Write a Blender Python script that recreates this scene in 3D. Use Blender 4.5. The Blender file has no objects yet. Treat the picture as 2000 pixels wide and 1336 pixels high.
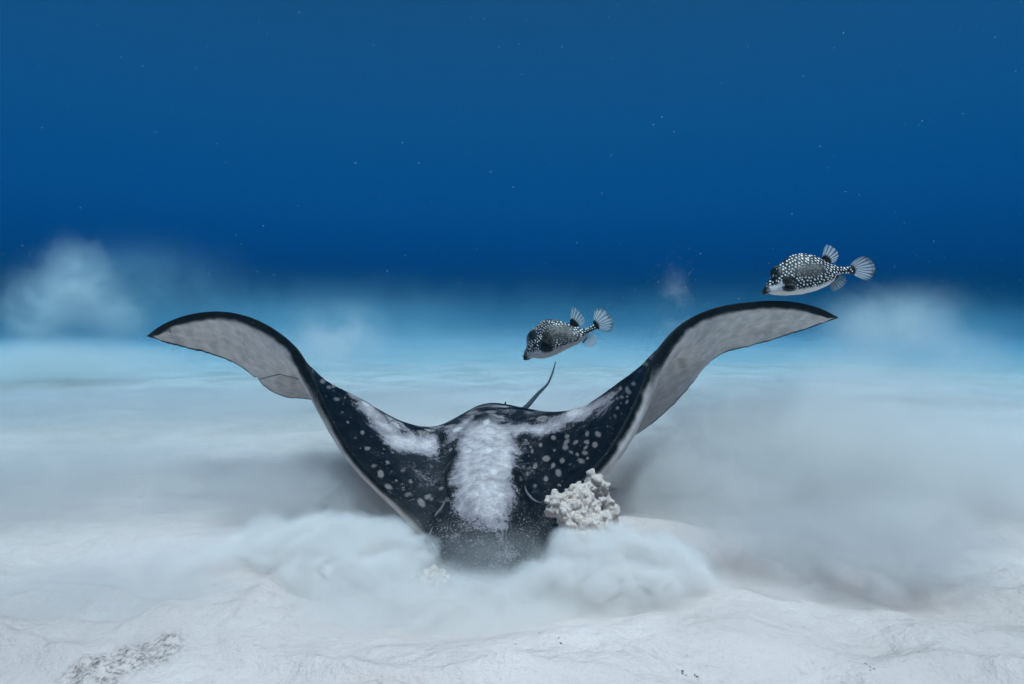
import bpy, bmesh, math, random
import numpy as np
from mathutils import Vector, Matrix

random.seed(7)
RNG = np.random.default_rng(7)
R = math.radians
scene = bpy.context.scene
COL = scene.collection

# ------------------------------------------------------------------ camera
F = 1327.0            # focal length in photo pixels (2000 px wide photo)
HORIZON = 650.0       # row of the true horizon in the photo
CAM_H = 0.41          # camera height above the sand, metres
cam_data = bpy.data.cameras.new("camera")
cam_data.sensor_width = 36.0
cam_data.lens = 36.0 * F / 2000.0
cam_data.clip_start = 0.02
cam_data.clip_end = 2000.0
cam = bpy.data.objects.new("camera", cam_data)
COL.objects.link(cam)
cam.location = (0, 0, CAM_H)
cam.rotation_euler = (R(90) - math.atan((668.0 - HORIZON) / F), 0, 0)
scene.camera = cam

# ------------------------------------------------------------------ light
SUN_EL, SUN_AZ = R(70), R(160)        # azimuth: 0 = straight ahead of the camera (+Y), negative = left
world = bpy.data.worlds.new("World")
scene.world = world
world.use_nodes = True
wn = world.node_tree.nodes
sky = wn.new("ShaderNodeTexSky")
sky.sky_type = 'NISHITA'
sky.sun_disc = False
sky.sun_elevation = SUN_EL
sky.sun_rotation = SUN_AZ
sky.air_density = 0.7
sky.dust_density = 0.0
sky.ozone_density = 6.0
bg = wn["Background"]
bg.inputs["Strength"].default_value = 0.05
world.node_tree.links.new(sky.outputs[0], bg.inputs[0])

sun_data = bpy.data.lights.new("sun", 'SUN')
sun_data.energy = 5.0
sun_data.angle = R(5)
sun_data.color = (1.0, 0.655, 0.585)
sun = bpy.data.objects.new("sun", sun_data)
COL.objects.link(sun)
sd = Vector((math.sin(SUN_AZ) * math.cos(SUN_EL), math.cos(SUN_AZ) * math.cos(SUN_EL), math.sin(SUN_EL)))
sun.rotation_euler = sd.to_track_quat('Z', 'Y').to_euler()

vs = scene.view_settings
vs.view_transform = 'Standard'
vs.look = 'None'
vs.gamma = 1.0
vs.exposure = 0.95
vs.use_curve_mapping = False

scene.render.engine = 'CYCLES'
cy = scene.cycles
cy.use_denoising = True
cy.use_adaptive_sampling = True
cy.adaptive_threshold = 0.035
cy.adaptive_min_samples = 16
cy.max_bounces = 10
cy.diffuse_bounces = 4
cy.glossy_bounces = 2
cy.transmission_bounces = 2
cy.volume_bounces = 6
cy.transparent_max_bounces = 16
cy.volume_max_steps = 256
cy.volume_step_rate = 1.0
cy.sample_clamp_indirect = 4.0

# ------------------------------------------------------------------ helpers
def tag(o, label=None, cat=None, group=None, kind=None):
    if label: o["label"] = label
    if cat: o["category"] = cat
    if group: o["group"] = group
    if kind: o["kind"] = kind
    return o

def empty(name, loc):
    o = bpy.data.objects.new(name, None)
    o.empty_display_size = 0.05
    COL.objects.link(o)
    o.location = loc
    return o

def mesh_obj(name, verts, faces, mat, parent=None, smooth=True, loc=None):
    me = bpy.data.meshes.new(name)
    verts = np.asarray(verts, dtype=np.float64)
    if isinstance(faces, np.ndarray):          # all quads: fast path
        nf = len(faces)
        me.vertices.add(len(verts)); me.vertices.foreach_set("co", verts.astype(np.float32).ravel())
        me.loops.add(nf * 4); me.loops.foreach_set("vertex_index", np.ascontiguousarray(faces).astype(np.int32).ravel())
        me.polygons.add(nf); me.polygons.foreach_set("loop_start", np.arange(0, nf * 4, 4, dtype=np.int32))
        me.update(calc_edges=True)
    else:
        me.from_pydata(verts.tolist(), [], [tuple(int(i) for i in f) for f in faces])
        me.update()
    if smooth:
        me.polygons.foreach_set("use_smooth", np.ones(len(me.polygons), dtype=bool))
    if mat is not None:
        me.materials.append(mat)
    o = bpy.data.objects.new(name, me)
    COL.objects.link(o)
    if parent is not None:
        o.parent = parent
    if loc is not None:
        o.location = loc
    return o

def set_color(o, name, rgb, a=None):
    rgb = np.asarray(rgb, dtype=np.float32)
    n = len(rgb)
    buf = np.ones((n, 4), dtype=np.float32)
    buf[:, :3] = rgb
    if a is not None:
        buf[:, 3] = a
    at = o.data.attributes.new(name, 'FLOAT_COLOR', 'POINT')
    at.data.foreach_set("color", buf.ravel())

def grid_faces(nu, nv, base=0, flip=False, wrap_u=False):
    iu = np.arange(nu if wrap_u else nu - 1)
    iv = np.arange(nv - 1)
    A, B = np.meshgrid(iu, iv, indexing='ij')
    A2 = (A + 1) % nu
    q = np.stack([A * nv + B, A2 * nv + B, A2 * nv + B + 1, A * nv + B + 1], -1).reshape(-1, 4) + base
    return q[:, ::-1] if flip else q

def _hash(ix, iy, iz, seed):
    h = (ix.astype(np.int64) * 374761393 + iy.astype(np.int64) * 668265263 + iz.astype(np.int64) * 2147483647 + seed * 1274126177) & 0xffffffff
    h = ((h ^ (h >> 13)) * 1274126177) & 0xffffffff
    h = ((h ^ (h >> 16)) * 2246822519) & 0xffffffff
    return ((h ^ (h >> 15)) & 0xffffff) / float(0xffffff)

def vnoise(x, y, z=None, seed=0):
    x = np.asarray(x, float); y = np.asarray(y, float)
    z = np.zeros_like(x) if z is None else np.asarray(z, float)
    ix, iy, iz = np.floor(x), np.floor(y), np.floor(z)
    fx, fy, fz = x - ix, y - iy, z - iz
    s = lambda t: t * t * t * (t * (t * 6 - 15) + 10)
    u, v, w = s(fx), s(fy), s(fz)
    out = 0
    for dx in (0, 1):
        for dy in (0, 1):
            for dz in (0, 1):
                out = out + _hash(ix + dx, iy + dy, iz + dz, seed) * (u if dx else 1 - u) * (v if dy else 1 - v) * (w if dz else 1 - w)
    return out * 2 - 1

def fbm(x, y, z=None, oct=4, seed=0, gain=0.5, lac=2.03):
    a, f, out, tot = 1.0, 1.0, 0, 0
    for k in range(oct):
        out = out + a * vnoise(np.asarray(x) * f, np.asarray(y) * f, None if z is None else np.asarray(z) * f, seed + 17 * k)
        tot += a; a *= gain; f *= lac
    return out / tot

def sstep(a, b, x):
    t = np.clip((np.asarray(x, float) - a) / (b - a), 0, 1)
    return t * t * (3 - 2 * t)

def pix(px, py, d):
    """photo pixel + distance along the view axis (metres) -> point"""
    return np.array([(px - 1000.0) / F * d, d, CAM_H - (py - HORIZON) / F * d])

def on_sand(px, py):
    return pix(px, py, CAM_H * F / (py - HORIZON))

def to_pix(P):
    return 1000 + F * P[..., 0] / P[..., 1], HORIZON + F * (CAM_H - P[..., 2]) / P[..., 1]

def nspline(t, Y, tq):
    """natural cubic spline through rows of Y"""
    t = np.asarray(t, float); Y = np.asarray(Y, float); tq = np.asarray(tq, float)
    n = len(t); h = np.diff(t)
    A = np.zeros((n, n)); B = np.zeros_like(Y)
    A[0, 0] = A[-1, -1] = 1
    for i in range(1, n - 1):
        A[i, i - 1], A[i, i], A[i, i + 1] = h[i - 1], 2 * (h[i - 1] + h[i]), h[i]
        B[i] = 6 * ((Y[i + 1] - Y[i]) / h[i] - (Y[i] - Y[i - 1]) / h[i - 1])
    M = np.linalg.solve(A, B.reshape(n, -1)).reshape(Y.shape)
    k = np.clip(np.searchsorted(t, tq) - 1, 0, n - 2)
    hh = h[k]; a = (t[k + 1] - tq) / hh; b = (tq - t[k]) / hh
    sh = (slice(None),) + (None,) * (Y.ndim - 1)
    return a[sh] * Y[k] + b[sh] * Y[k + 1] + ((a ** 3 - a)[sh] * M[k] + (b ** 3 - b)[sh] * M[k + 1]) * (hh ** 2)[sh] / 6

class NT:
    """tiny node-tree helper"""
    def __init__(s, name):
        s.m = bpy.data.materials.new(name); s.m.use_nodes = True
        s.t = s.m.node_tree; s.t.nodes.clear()
        s.out = s.t.nodes.new("ShaderNodeOutputMaterial")
    def n(s, typ, ins=None, **kw):
        nd = s.t.nodes.new(typ)
        for k, v in kw.items(): setattr(nd, k, v)
        for k, v in (ins or {}).items(): s.set(nd.inputs[k], v)
        return nd
    def set(s, sock, v):
        if isinstance(v, bpy.types.NodeSocket): s.t.links.new(v, sock)
        elif isinstance(v, bpy.types.Node): s.t.links.new(v.outputs[0], sock)
        else: sock.default_value = v
    def math(s, op, a, b=None, c=None, clamp=False):
        nd = s.n("ShaderNodeMath", operation=op, use_clamp=clamp)
        s.set(nd.inputs[0], a)
        if b is not None: s.set(nd.inputs[1], b)
        if c is not None: s.set(nd.inputs[2], c)
        return nd.outputs[0]
    def vmath(s, op, a, b=None):
        nd = s.n("ShaderNodeVectorMath", operation=op)
        s.set(nd.inputs[0], a)
        if b is not None: s.set(nd.inputs[1], b)
        return nd
    def noise(s, vec, scale, detail=4.0, rough=0.55, dist=0.0):
        return s.n("ShaderNodeTexNoise", {"Vector": vec, "Scale": scale, "Detail": detail, "Roughness": rough, "Distortion": dist}).outputs[0]
    def ramp(s, fac, a, b, lo=0.0, hi=1.0):
        return s.n("ShaderNodeMapRange", {"Value": fac, "From Min": a, "From Max": b, "To Min": lo, "To Max": hi}, interpolation_type='SMOOTHSTEP').outputs[0]
    def mix(s, fac, a, b):
        nd = s.n("ShaderNodeMix", data_type='RGBA')
        s.set(nd.inputs[0], fac); s.set(nd.inputs[6], a); s.set(nd.inputs[7], b)
        return nd.outputs[2]
    def attr(s, name):
        return s.n("ShaderNodeAttribute", attribute_name=name)
    def surf(s, sock): s.t.links.new(sock if isinstance(sock, bpy.types.NodeSocket) else sock.outputs[0], s.out.inputs[0])
    def vol(s, sock): s.t.links.new(sock if isinstance(sock, bpy.types.NodeSocket) else sock.outputs[0], s.out.inputs[1])

def rgb(r, g, b): return (r, g, b, 1.0)

# ------------------------------------------------------------------ materials
def mat_sand():
    m = NT("sand")
    pos = m.n("ShaderNodeNewGeometry").outputs["Position"]
    big = m.noise(pos, 1.6, 5, 0.6)
    fine = m.noise(pos, 55, 6, 0.7)
    grain = m.noise(pos, 700, 2, 0.6)
    c = m.mix(m.ramp(big, 0.3, 0.7), rgb(0.62, 0.495, 0.45), rgb(0.83, 0.67, 0.615))
    c = m.mix(m.ramp(fine, 0.55, 0.78, 0, 0.5), c, rgb(0.40, 0.33, 0.29))
    c = m.mix(m.ramp(grain, 0.60, 0.75, 0, 0.25), c, rgb(0.30, 0.26, 0.23))
    rub = m.attr("rubble").outputs["Fac"]
    c = m.mix(m.math('MULTIPLY', m.math('MULTIPLY', rub, 0.95), m.ramp(m.noise(pos, 150, 5, 0.65), 0.38, 0.72)), c, rgb(0.16, 0.115, 0.10))
    h = m.math('ADD', m.math('MULTIPLY', fine, 0.010), m.math('MULTIPLY', grain, 0.0016))
    h = m.math('ADD', h, m.math('MULTIPLY', m.noise(pos, 9, 5, 0.65), 0.034))
    bump = m.n("ShaderNodeBump", {"Height": h, "Strength": 0.7, "Distance": 1.0})
    b = m.n("ShaderNodeBsdfPrincipled", {"Base Color": c, "Roughness": 0.95, "Normal": bump.outputs[0]})
    b.inputs["Specular IOR Level"].default_value = 0.1
    m.surf(b)
    return m.m

def mat_clump():
    m = NT("clumped_sand")
    pos = m.n("ShaderNodeNewGeometry").outputs["Position"]
    f = m.noise(pos, 260, 4, 0.65)
    c = m.mix(m.ramp(f, 0.3, 0.7), rgb(0.50, 0.39, 0.33), rgb(0.82, 0.67, 0.585))
    bump = m.n("ShaderNodeBump", {"Height": m.math('MULTIPLY', m.noise(pos, 420, 4, 0.7), 0.003), "Strength": 0.8, "Distance": 1.0})
    b = m.n("ShaderNodeBsdfPrincipled", {"Base Color": c, "Roughness": 1.0, "Normal": bump.outputs[0]})
    b.inputs["Specular IOR Level"].default_value = 0.05
    m.surf(b)
    return m.m

def mat_ray():
    """attributes: tint.r = dorsal(1)/ventral(0), tint.g = sand dusting, tint.b = spots ; flow = surface coords for streaks"""
    m = NT("ray_skin")
    pos = m.n("ShaderNodeTexCoord").outputs["Object"]
    sep = m.n("ShaderNodeSeparateColor", {"Color": m.attr("tint").outputs["Color"]})
    dors, sand, spot = sep.outputs[0], sep.outputs[1], sep.outputs[2]
    flow = m.attr("flow").outputs["Vector"]
    streak = m.noise(m.vmath('MULTIPLY', flow, (210.0, 95.0, 1.0)).outputs[0], 1.0, 6, 0.72)
    patch = m.noise(pos, 22, 5, 0.65)
    fine = m.noise(pos, 300, 4, 0.7)
    med = m.noise(pos, 45, 5, 0.6)
    # dark back
    dark = m.mix(m.ramp(med, 0.35, 0.7), rgb(0.0025, 0.003, 0.005), rgb(0.009, 0.010, 0.014))
    sp = m.ramp(m.math('ADD', spot, m.math('MULTIPLY', m.math('SUBTRACT', fine, 0.5), 0.8)), 0.30, 0.72)
    dark = m.mix(m.math('MULTIPLY', sp, 0.9), dark, rgb(0.20, 0.16, 0.15))
    # fine dusting and thick dusting of sand
    q = m.math('ADD', m.math('MULTIPLY', sand, 1.7), m.math('MULTIPLY', m.math('SUBTRACT', streak, 0.5), 1.2))
    q = m.math('ADD', q, m.math('MULTIPLY', m.math('SUBTRACT', patch, 0.5), 1.9))
    q = m.math('ADD', q, m.math('MULTIPLY', m.math('SUBTRACT', fine, 0.5), 1.5))
    cover = m.ramp(q, 0.42, 0.72)
    dusty = m.ramp(m.math('ADD', m.math('MULTIPLY', sand, 0.6), m.math('MULTIPLY', fine, 0.75)), 0.50, 0.95, 0, 0.5)
    sandc = m.mix(m.ramp(m.math('ADD', sand, m.math('MULTIPLY', m.math('SUBTRACT', med, 0.5), 1.2)), 0.35, 1.05), rgb(0.27, 0.225, 0.235), rgb(0.66, 0.545, 0.53))
    sandc = m.mix(m.ramp(fine, 0.42, 0.68, 0, 0.55), sandc, rgb(0.20, 0.175, 0.19))
    sandc = m.mix(m.math('MULTIPLY', sp, 0.5), sandc, rgb(0.72, 0.66, 0.62))
    top = m.mix(dusty, dark, rgb(0.20, 0.18, 0.175))
    top = m.mix(cover, top, sandc)
    # pale belly
    bl = m.mix(m.ramp(med, 0.3, 0.7), rgb(0.58, 0.495, 0.46), rgb(0.78, 0.665, 0.62))
    bl = m.mix(m.ramp(m.noise(pos, 16, 6, 0.68), 0.46, 0.72, 0, 0.75), bl, rgb(0.40, 0.34, 0.32))
    bl = m.mix(m.ramp(fine, 0.55, 0.8, 0, 0.25), bl, rgb(0.38, 0.33, 0.31))
    dd = m.ramp(m.math('ADD', dors, m.math('MULTIPLY', m.math('SUBTRACT', fine, 0.5), 0.35)), 0.15, 0.85)
    c = m.mix(dd, bl, top)
    h = m.math('ADD', m.math('MULTIPLY', fine, 0.0007), m.math('MULTIPLY', cover, 0.0016))
    h = m.math('ADD', h, m.math('MULTIPLY', med, 0.0009))
    bump = m.n("ShaderNodeBump", {"Height": h, "Strength": 0.8, "Distance": 1.0})
    rough = m.math('ADD', 0.55, m.math('MULTIPLY', cover, 0.45))
    b = m.n("ShaderNodeBsdfPrincipled", {"Base Color": c, "Roughness": rough, "Normal": bump.outputs[0]})
    b.inputs["Specular IOR Level"].default_value = 0.12
    m.surf(b)
    return m.m

def mat_vcol(name, rough=0.5, spec=0.3, noise_amt=0.25, scale=250, alpha=False, translucent=0.0):
    m = NT(name)
    at = m.attr("tint")
    pos = m.n("ShaderNodeTexCoord").outputs["Object"]
    f = m.noise(pos, scale, 4, 0.65)
    c = m.mix(m.ramp(f, 0.35, 0.7, 0, noise_amt), at.outputs["Color"], rgb(0.03, 0.03, 0.035))
    bump = m.n("ShaderNodeBump", {"Height": m.math('MULTIPLY', f, 0.0012), "Strength": 0.6, "Distance": 1.0})
    b = m.n("ShaderNodeBsdfPrincipled", {"Base Color": c, "Roughness": rough, "Normal": bump.outputs[0]})
    b.inputs["Specular IOR Level"].default_value = spec
    sh = b.outputs[0]
    if translucent:
        tr = m.n("ShaderNodeBsdfTranslucent", {"Color": c})
        sh = m.n("ShaderNodeMixShader", {0: translucent, 1: sh, 2: tr.outputs[0]}).outputs[0]
    if alpha:
        tp = m.n("ShaderNodeBsdfTransparent")
        sh = m.n("ShaderNodeMixShader", {0: at.outputs["Alpha"], 1: tp.outputs[0], 2: sh}).outputs[0]
    m.surf(sh)
    return m.m

def mat_plain(name, col, rough=0.5, spec=0.4, var=0.3, scale=60):
    m = NT(name)
    pos = m.n("ShaderNodeTexCoord").outputs["Object"]
    f = m.noise(pos, scale, 4, 0.6)
    c = m.mix(m.ramp(f, 0.3, 0.75, 0, var), rgb(*col), rgb(*(k * 0.35 for k in col)))
    b = m.n("ShaderNodeBsdfPrincipled", {"Base Color": c, "Roughness": rough})
    b.inputs["Specular IOR Level"].default_value = spec
    m.surf(b)
    return m.m

def mat_water():
    m = NT("sea_water")
    v = m.n("ShaderNodeVolumePrincipled")
    v.inputs["Density"].default_value = WATER_DENS
    v.inputs["Color"].default_value = rgb(*WATER_COL)
    v.inputs["Absorption Color"].default_value = rgb(*WATER_ABS)
    v.inputs["Anisotropy"].default_value = 0.0
    m.vol(v)
    return m.m

# extinction and scattering of the water per metre (red dies first)
SIG_T = np.array([0.132, 0.055, 0.030]); SIG_S = np.array([0.0003, 0.0039, 0.0050])
WATER_DENS = float(SIG_T[0])
WATER_COL = tuple(float(v) for v in SIG_S / WATER_DENS)
WATER_ABS = tuple(float(max(0.0, 1 - (SIG_T[i] - SIG_S[i]) / (WATER_DENS * (1 - WATER_COL[i]))) ** 2) for i in range(3))
WATER_TOP = 8.0

SAND = mat_sand(); CLUMP = mat_clump(); RAY = mat_ray()

# ------------------------------------------------------------------ setting: seabed
CRESTS = [(np.array([on_sand(*p)[:2] for p in ((20, 1222), (200, 1240), (330, 1212), (480, 1192), (560, 1194), (650, 1175))]), .012),
          (np.array([on_sand(*p)[:2] for p in ((1080, 1196), (1200, 1184), (1300, 1172), (1400, 1178), (1530, 1200), (1640, 1188), (1800, 1205))]), .015),
          (np.array([on_sand(*p)[:2] for p in ((1220, 1262), (1300, 1236), (1400, 1250), (1520, 1262))]), .009)]
def seabed_height(x, y):
    r = np.hypot(x, y - 1.2)
    fade = 1.0 / (1.0 + (r / 14.0) ** 2)
    h = 0.030 * fbm(x * 0.55 + 3.1, y * 0.75 + 1.7, oct=4, seed=3) * np.minimum(1 + r * 0.25, 3.0)
    h = h + 0.020 * fbm(x * 2.6, y * 3.6, oct=4, seed=11)
    # sharp-crested little dunes in the foreground
    w = fbm(x * 1.3 + 7, y * 1.3, oct=3, seed=23)
    rid = 1 - np.abs(vnoise(x * 2.4 + w * 1.3, y * 5.2 + w * 1.7 + 0.7 * x, seed=31))
    h = h + 0.022 * rid ** 2 * fade
    h = h + 0.011 * fbm(x * 12, y * 16, oct=5, seed=41, gain=.55) * fade
    # two low crests running across the foreground: gentle towards the camera, steep behind
    for (crest, amp) in CRESTS:
        yc = np.interp(x, crest[:, 0], crest[:, 1]) + 0.012 * vnoise(x * 9, x * 0 + 2, seed=57)
        dy = y - yc
        tap = sstep(crest[0, 0] - .12, crest[0, 0] + .05, x) * (1 - sstep(crest[-1, 0] - .05, crest[-1, 0] + .12, x))
        h = h + amp * np.where(dy > 0, np.exp(-(dy / .028) ** 2), np.exp(-(dy / .10) ** 2)) * tap * (1 + .5 * vnoise(x * 6, y * 0 + 9, seed=58))
    # the pit the snout digs and the rim thrown up round it
    d = np.hypot((x + 0.03) / 0.24, (y - 1.10) / 0.17)
    h = h - 0.025 * np.exp(-d ** 2)
    h = h + 0.028 * np.exp(-((d - 1.6) / 0.5) ** 2)
    # low far swells
    h = h + 0.05 * fbm(x * 0.16, y * 0.3, oct=3, seed=51) * sstep(2.5, 8, r)
    return h

RUB = on_sand(235, 1300)
def rubble_mask(x, y):
    u = (x - RUB[0]) * 0.94 + (y - RUB[1]) * 0.34
    v = -(x - RUB[0]) * 0.34 + (y - RUB[1]) * 0.94
    d = np.hypot(u / 0.085, v / 0.052) + 0.35 * fbm(x * 22, y * 22, oct=3, seed=61)
    return 1 - sstep(0.55, 1.1, d)

def build_seabed():
    def axis(lo, hi, step, far, n):
        core = np.arange(lo, hi + 1e-6, step)
        g = np.geomspace(step, far, n)
        return np.concatenate([lo - np.cumsum(g)[::-1], core, hi + np.cumsum(g)])
    xs = axis(-1.35, 1.35, 0.0075, 40, 80)
    ys = axis(0.45, 2.2, 0.0075, 40, 80)
    X, Y = np.meshgrid(xs, ys, indexing='ij')
    Z = seabed_height(X, Y)
    rm = rubble_mask(X, Y)
    Z = Z + rm * (0.008 * fbm(X * 70, Y * 95, oct=4, seed=71) + 0.002)
    V = np.stack([X, Y, Z], -1).reshape(-1, 3)
    o = mesh_obj("seabed", V, grid_faces(len(xs), len(ys)), SAND)
    at = o.data.attributes.new("rubble", 'FLOAT', 'POINT')
    at.data.foreach_set("value", rm.ravel().astype(np.float32))
    tag(o, "pale rippled sand seabed stretching away to the blue", kind="structure")
    return xs[0], xs[-1], ys[0], ys[-1]
EXT = build_seabed()

# ------------------------------------------------------------------ eagle ray
def build_ray():
    # stations from the left wing tip to the right wing tip.
    # each: L leading edge, A and B on the back, M crest of the back, T trailing edge   (photo px, py, distance m); th thickness m
    S = []
    def st(L, M, T, th, A=None, B=None, bulge=0.0):
        L, M, T = (pix(*p) for p in (L, M, T))
        def between(f):
            p = L + (M - L) * f
            return p + np.array([0, 0, bulge]) * math.sin(math.pi * f)
        A = pix(*A) if A else between(0.34)
        B = pix(*B) if B else between(0.68)
        S.append((np.stack([L, A, B, M, T]), th))
    def wing(L, T, th, arch=0.012):
        # outer wing: the chord is nearly straight, lightly arched upwards and outwards
        l, t = pix(*L), pix(*T)
        n = np.cross([0, 1, 0], [1, 0, 0]); n = np.array([0, 0, 1.0])
        row = [l + (t - l) * f + n * arch * math.sin(math.pi * f) for f in (0, .22, .45, .68, 1)]
        S.append((np.stack(row), th))
    # left wing
    wing((287, 656, 1.600), (290, 658, 1.604), 0.004, 0)
    wing((318, 634, 1.565), (338, 671, 1.620), 0.007, 0.004)
    wing((372, 614, 1.530), (405, 688, 1.650), 0.012, 0.006)
    wing((440, 609, 1.495), (468, 713, 1.675), 0.016, 0.008)
    wing((505, 626, 1.460), (508, 745, 1.695), 0.020, 0.008)
    wing((553, 655, 1.435), (545, 770, 1.720), 0.024, 0.008)
    st((590, 693, 1.415), (594, 716, 1.56), (588, 777, 1.745), 0.029)
    st((614, 740, 1.395), (638, 746, 1.56), (640, 788, 1.775), 0.035, bulge=0.004)
    st((640, 800, 1.375), (698, 776, 1.565), (700, 825, 1.81), 0.042, bulge=0.006)
    st((686, 882, 1.335), (765, 814, 1.575), (765, 845, 1.84), 0.050, bulge=0.006)
    st((750, 952, 1.290), (825, 834, 1.60), (825, 855, 1.87), 0.060, bulge=0.004)
    st((812, 1006, 1.235), (868, 829, 1.63), (870, 848, 1.90), 0.075, A=(843, 948, 1.36), B=(862, 880, 1.50))
    # head
    st((834, 1045, 1.180), (898, 815, 1.66), (900, 830, 1.93), 0.100, A=(864, 966, 1.285), B=(884, 880, 1.47))
    st((868, 1096, 1.125), (928, 800, 1.70), (925, 815, 1.96), 0.125, A=(905, 968, 1.252), B=(917, 874, 1.468))
    st((955, 1122, 1.085), (960, 793, 1.72), (958, 806, 1.98), 0.140, A=(950, 964, 1.245), B=(953, 868, 1.47))
    st((1042, 1096, 1.125), (994, 796, 1.70), (990, 812, 1.96), 0.125, A=(1000, 962, 1.252), B=(992, 870, 1.468))
    st((1084, 1035, 1.180), (1026, 800, 1.66), (1020, 826, 1.93), 0.100, A=(1046, 950, 1.285), B=(1030, 868, 1.47))
    st((1106, 975, 1.245), (1058, 804, 1.63), (1050, 840, 1.90), 0.075, A=(1075, 915, 1.37), B=(1062, 858, 1.50))
    # right wing
    st((1168, 902, 1.300), (1102, 803, 1.60), (1100, 850, 1.87), 0.060, bulge=0.004)
    st((1216, 828, 1.340), (1156, 786, 1.575), (1165, 855, 1.84), 0.052, bulge=0.006)
    st((1246, 764, 1.370), (1205, 755, 1.565), (1232, 851, 1.81), 0.044, bulge=0.006)
    st((1268, 708, 1.393), (1250, 724, 1.56), (1284, 817, 1.775), 0.036, bulge=0.004)
    st((1302, 659, 1.415), (1298, 686, 1.56), (1328, 776, 1.745), 0.029)
    wing((1343, 624, 1.435), (1360, 735, 1.720), 0.024, 0.008)
    wing((1394, 602, 1.460), (1398, 696, 1.695), 0.020, 0.008)
    wing((1455, 591, 1.495), (1447, 679, 1.675), 0.016, 0.008)
    wing((1530, 588, 1.530), (1510, 662, 1.650), 0.012, 0.006)
    wing((1598, 601, 1.565), (1585, 638, 1.620), 0.007, 0.004)
    wing((1637, 620, 1.600), (1635, 622, 1.604), 0.004, 0)
    C = np.stack([s[0] for s in S]); TH = np.array([s[1] for s in S])
    n = len(S)
    mid = (C[:, 0] + C[:, 3]) / 2
    t = np.concatenate([[0], np.cumsum(np.sqrt(np.linalg.norm(np.diff(mid, axis=0), axis=1)))])
    NU, NV = 620, 260
    tq = np.linspace(0, t[-1], NU)
    CU = nspline(t, C, tq)                       # NU x 5 x 3
    TU = np.interp(tq, t, TH)
    for _ in range(12): TU[1:-1] = (TU[:-2] + 2 * TU[1:-1] + TU[2:]) / 4
    vk = np.array([0, 0.26, 0.50, 0.72, 1.0])
    w = np.linspace(0, 1, NV)
    vq = 0.35 * w ** 2 + 0.65 * w                # denser near the leading edge
    P = np.stack([nspline(vk, CU[i], vq) for i in range(NU)])   # NU x NV x 3
    U, V = np.meshgrid(np.linspace(-1, 1, NU), vq, indexing='ij')
    # ragged trailing edge and the small notch of the left wing
    du = np.gradient(P, axis=0); dv = np.gradient(P, axis=1)
    N = np.cross(du, dv); N /= np.linalg.norm(N, axis=-1, keepdims=True) + 1e-12
    for _ in range(3):
        N[1:-1] = (N[:-2] + N[1:-1] + N[2:]) / 3
    N /= np.linalg.norm(N, axis=-1, keepdims=True) + 1e-12
    tip = sstep(0.0, 0.06, 1 - np.abs(U))
    rag = 0.0035 * fbm(U * 60, U * 0 + 5, oct=3, seed=81) + 0.0022 * np.abs(np.sin(U * 190 + 3 * fbm(U * 20, U * 0, seed=5)))
    dvn = dv / (np.linalg.norm(dv, axis=-1, keepdims=True) + 1e-12)
    TX, TY = to_pix(P[:, -1]); kn = int(np.argmin(np.hypot(TX - 507, TY - 743)))
    rag = rag + 0.014 * np.exp(-((np.arange(NU)[:, None] - kn + 2) / 3.0) ** 2) * sstep(.9, 1, V)
    P = P - dvn * (rag * sstep(0.93, 1.0, V) * tip)[..., None]
    # body relief (centres in photo px, radii px, height m)
    PX, PY = to_pix(P)
    front = 1 - sstep(0.62, 0.70, V)
    BUMPS = [(950, 826, 16, 14, .010), (950, 850, 52, 14, .008), (945, 975, 34, 22, .010), (951, 905, 40, 40, .008),
             (858, 1018, 16, 20, .016), (1062, 1006, 18, 22, .016), (862, 962, 9, 40, -.016), (1028, 945, 10, 38, -.016),
             (868, 885, 14, 30, -.006), (1014, 880, 13, 30, -.006), (850, 1062, 18, 26, .012), (1072, 1052, 16, 24, .010),
             (900, 1010, 18, 40, -.006), (1000, 1000, 18, 40, -.006), (990, 1060, 10, 40, -.006), (905, 905, 8, 60, .004), (996, 900, 8, 60, .004),
             (780, 862, 30, 14, .004), (975, 792, 30, 6, .004)]
    H = np.zeros_like(PX)
    for (cx, cy, rx, ry, hh) in BUMPS:
        H += hh * np.exp(-(((PX - cx) / rx) ** 2 + ((PY - cy) / ry) ** 2)) * front
    H += 0.0011 * fbm(P[..., 0] * 26, P[..., 1] * 26, P[..., 2] * 26, oct=4, seed=91) * sstep(0, .1, V) * (1 - sstep(.85, 1, V))
    D = P + N * H[..., None]
    # underside: airfoil-like thickness below the back
    prof = (2.9 * np.sqrt(V) * (1 - V) + 0.9 * V * (1 - V))
    prof = prof / prof.max()
    TT = TU[:, None] * prof + 0.0035 * np.minimum(1, V * 12) * tip * np.ones_like(prof)
    TT = TT * np.minimum(1, sstep(-0.02, 0.05, 1 - np.abs(U)))
    E = P - N * TT[..., None]
    # thick rolled rim under the leading edge
    inner = np.exp(-((np.abs(U) - 0.30) / 0.22) ** 2) * np.where(U < 0, 0.3, 1.0)
    E = E - dvn * (0.010 * inner * np.exp(-((V - 0.03) / 0.035) ** 2))[..., None]
    E = E - N * (0.012 * inner * np.exp(-((V - 0.07) / 0.05) ** 2))[..., None]
    ribs = 0.0016 * np.sin(U * 150 + 2.5 * V) * sstep(.2, .45, V) * (1 - sstep(.8, 1, V)) + 0.005 * fbm(U * 9, V * 3.0, oct=3, seed=111) * sstep(.05, .2, V) * (1 - sstep(.8, 1, V))
    E = E - N * (ribs * tip * sstep(.3, .5, np.abs(U)))[..., None]
    # pelvic lobe crease seen on the left wing's underside
    # ---------------- colours
    PXd, PYd = to_pix(D)
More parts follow.
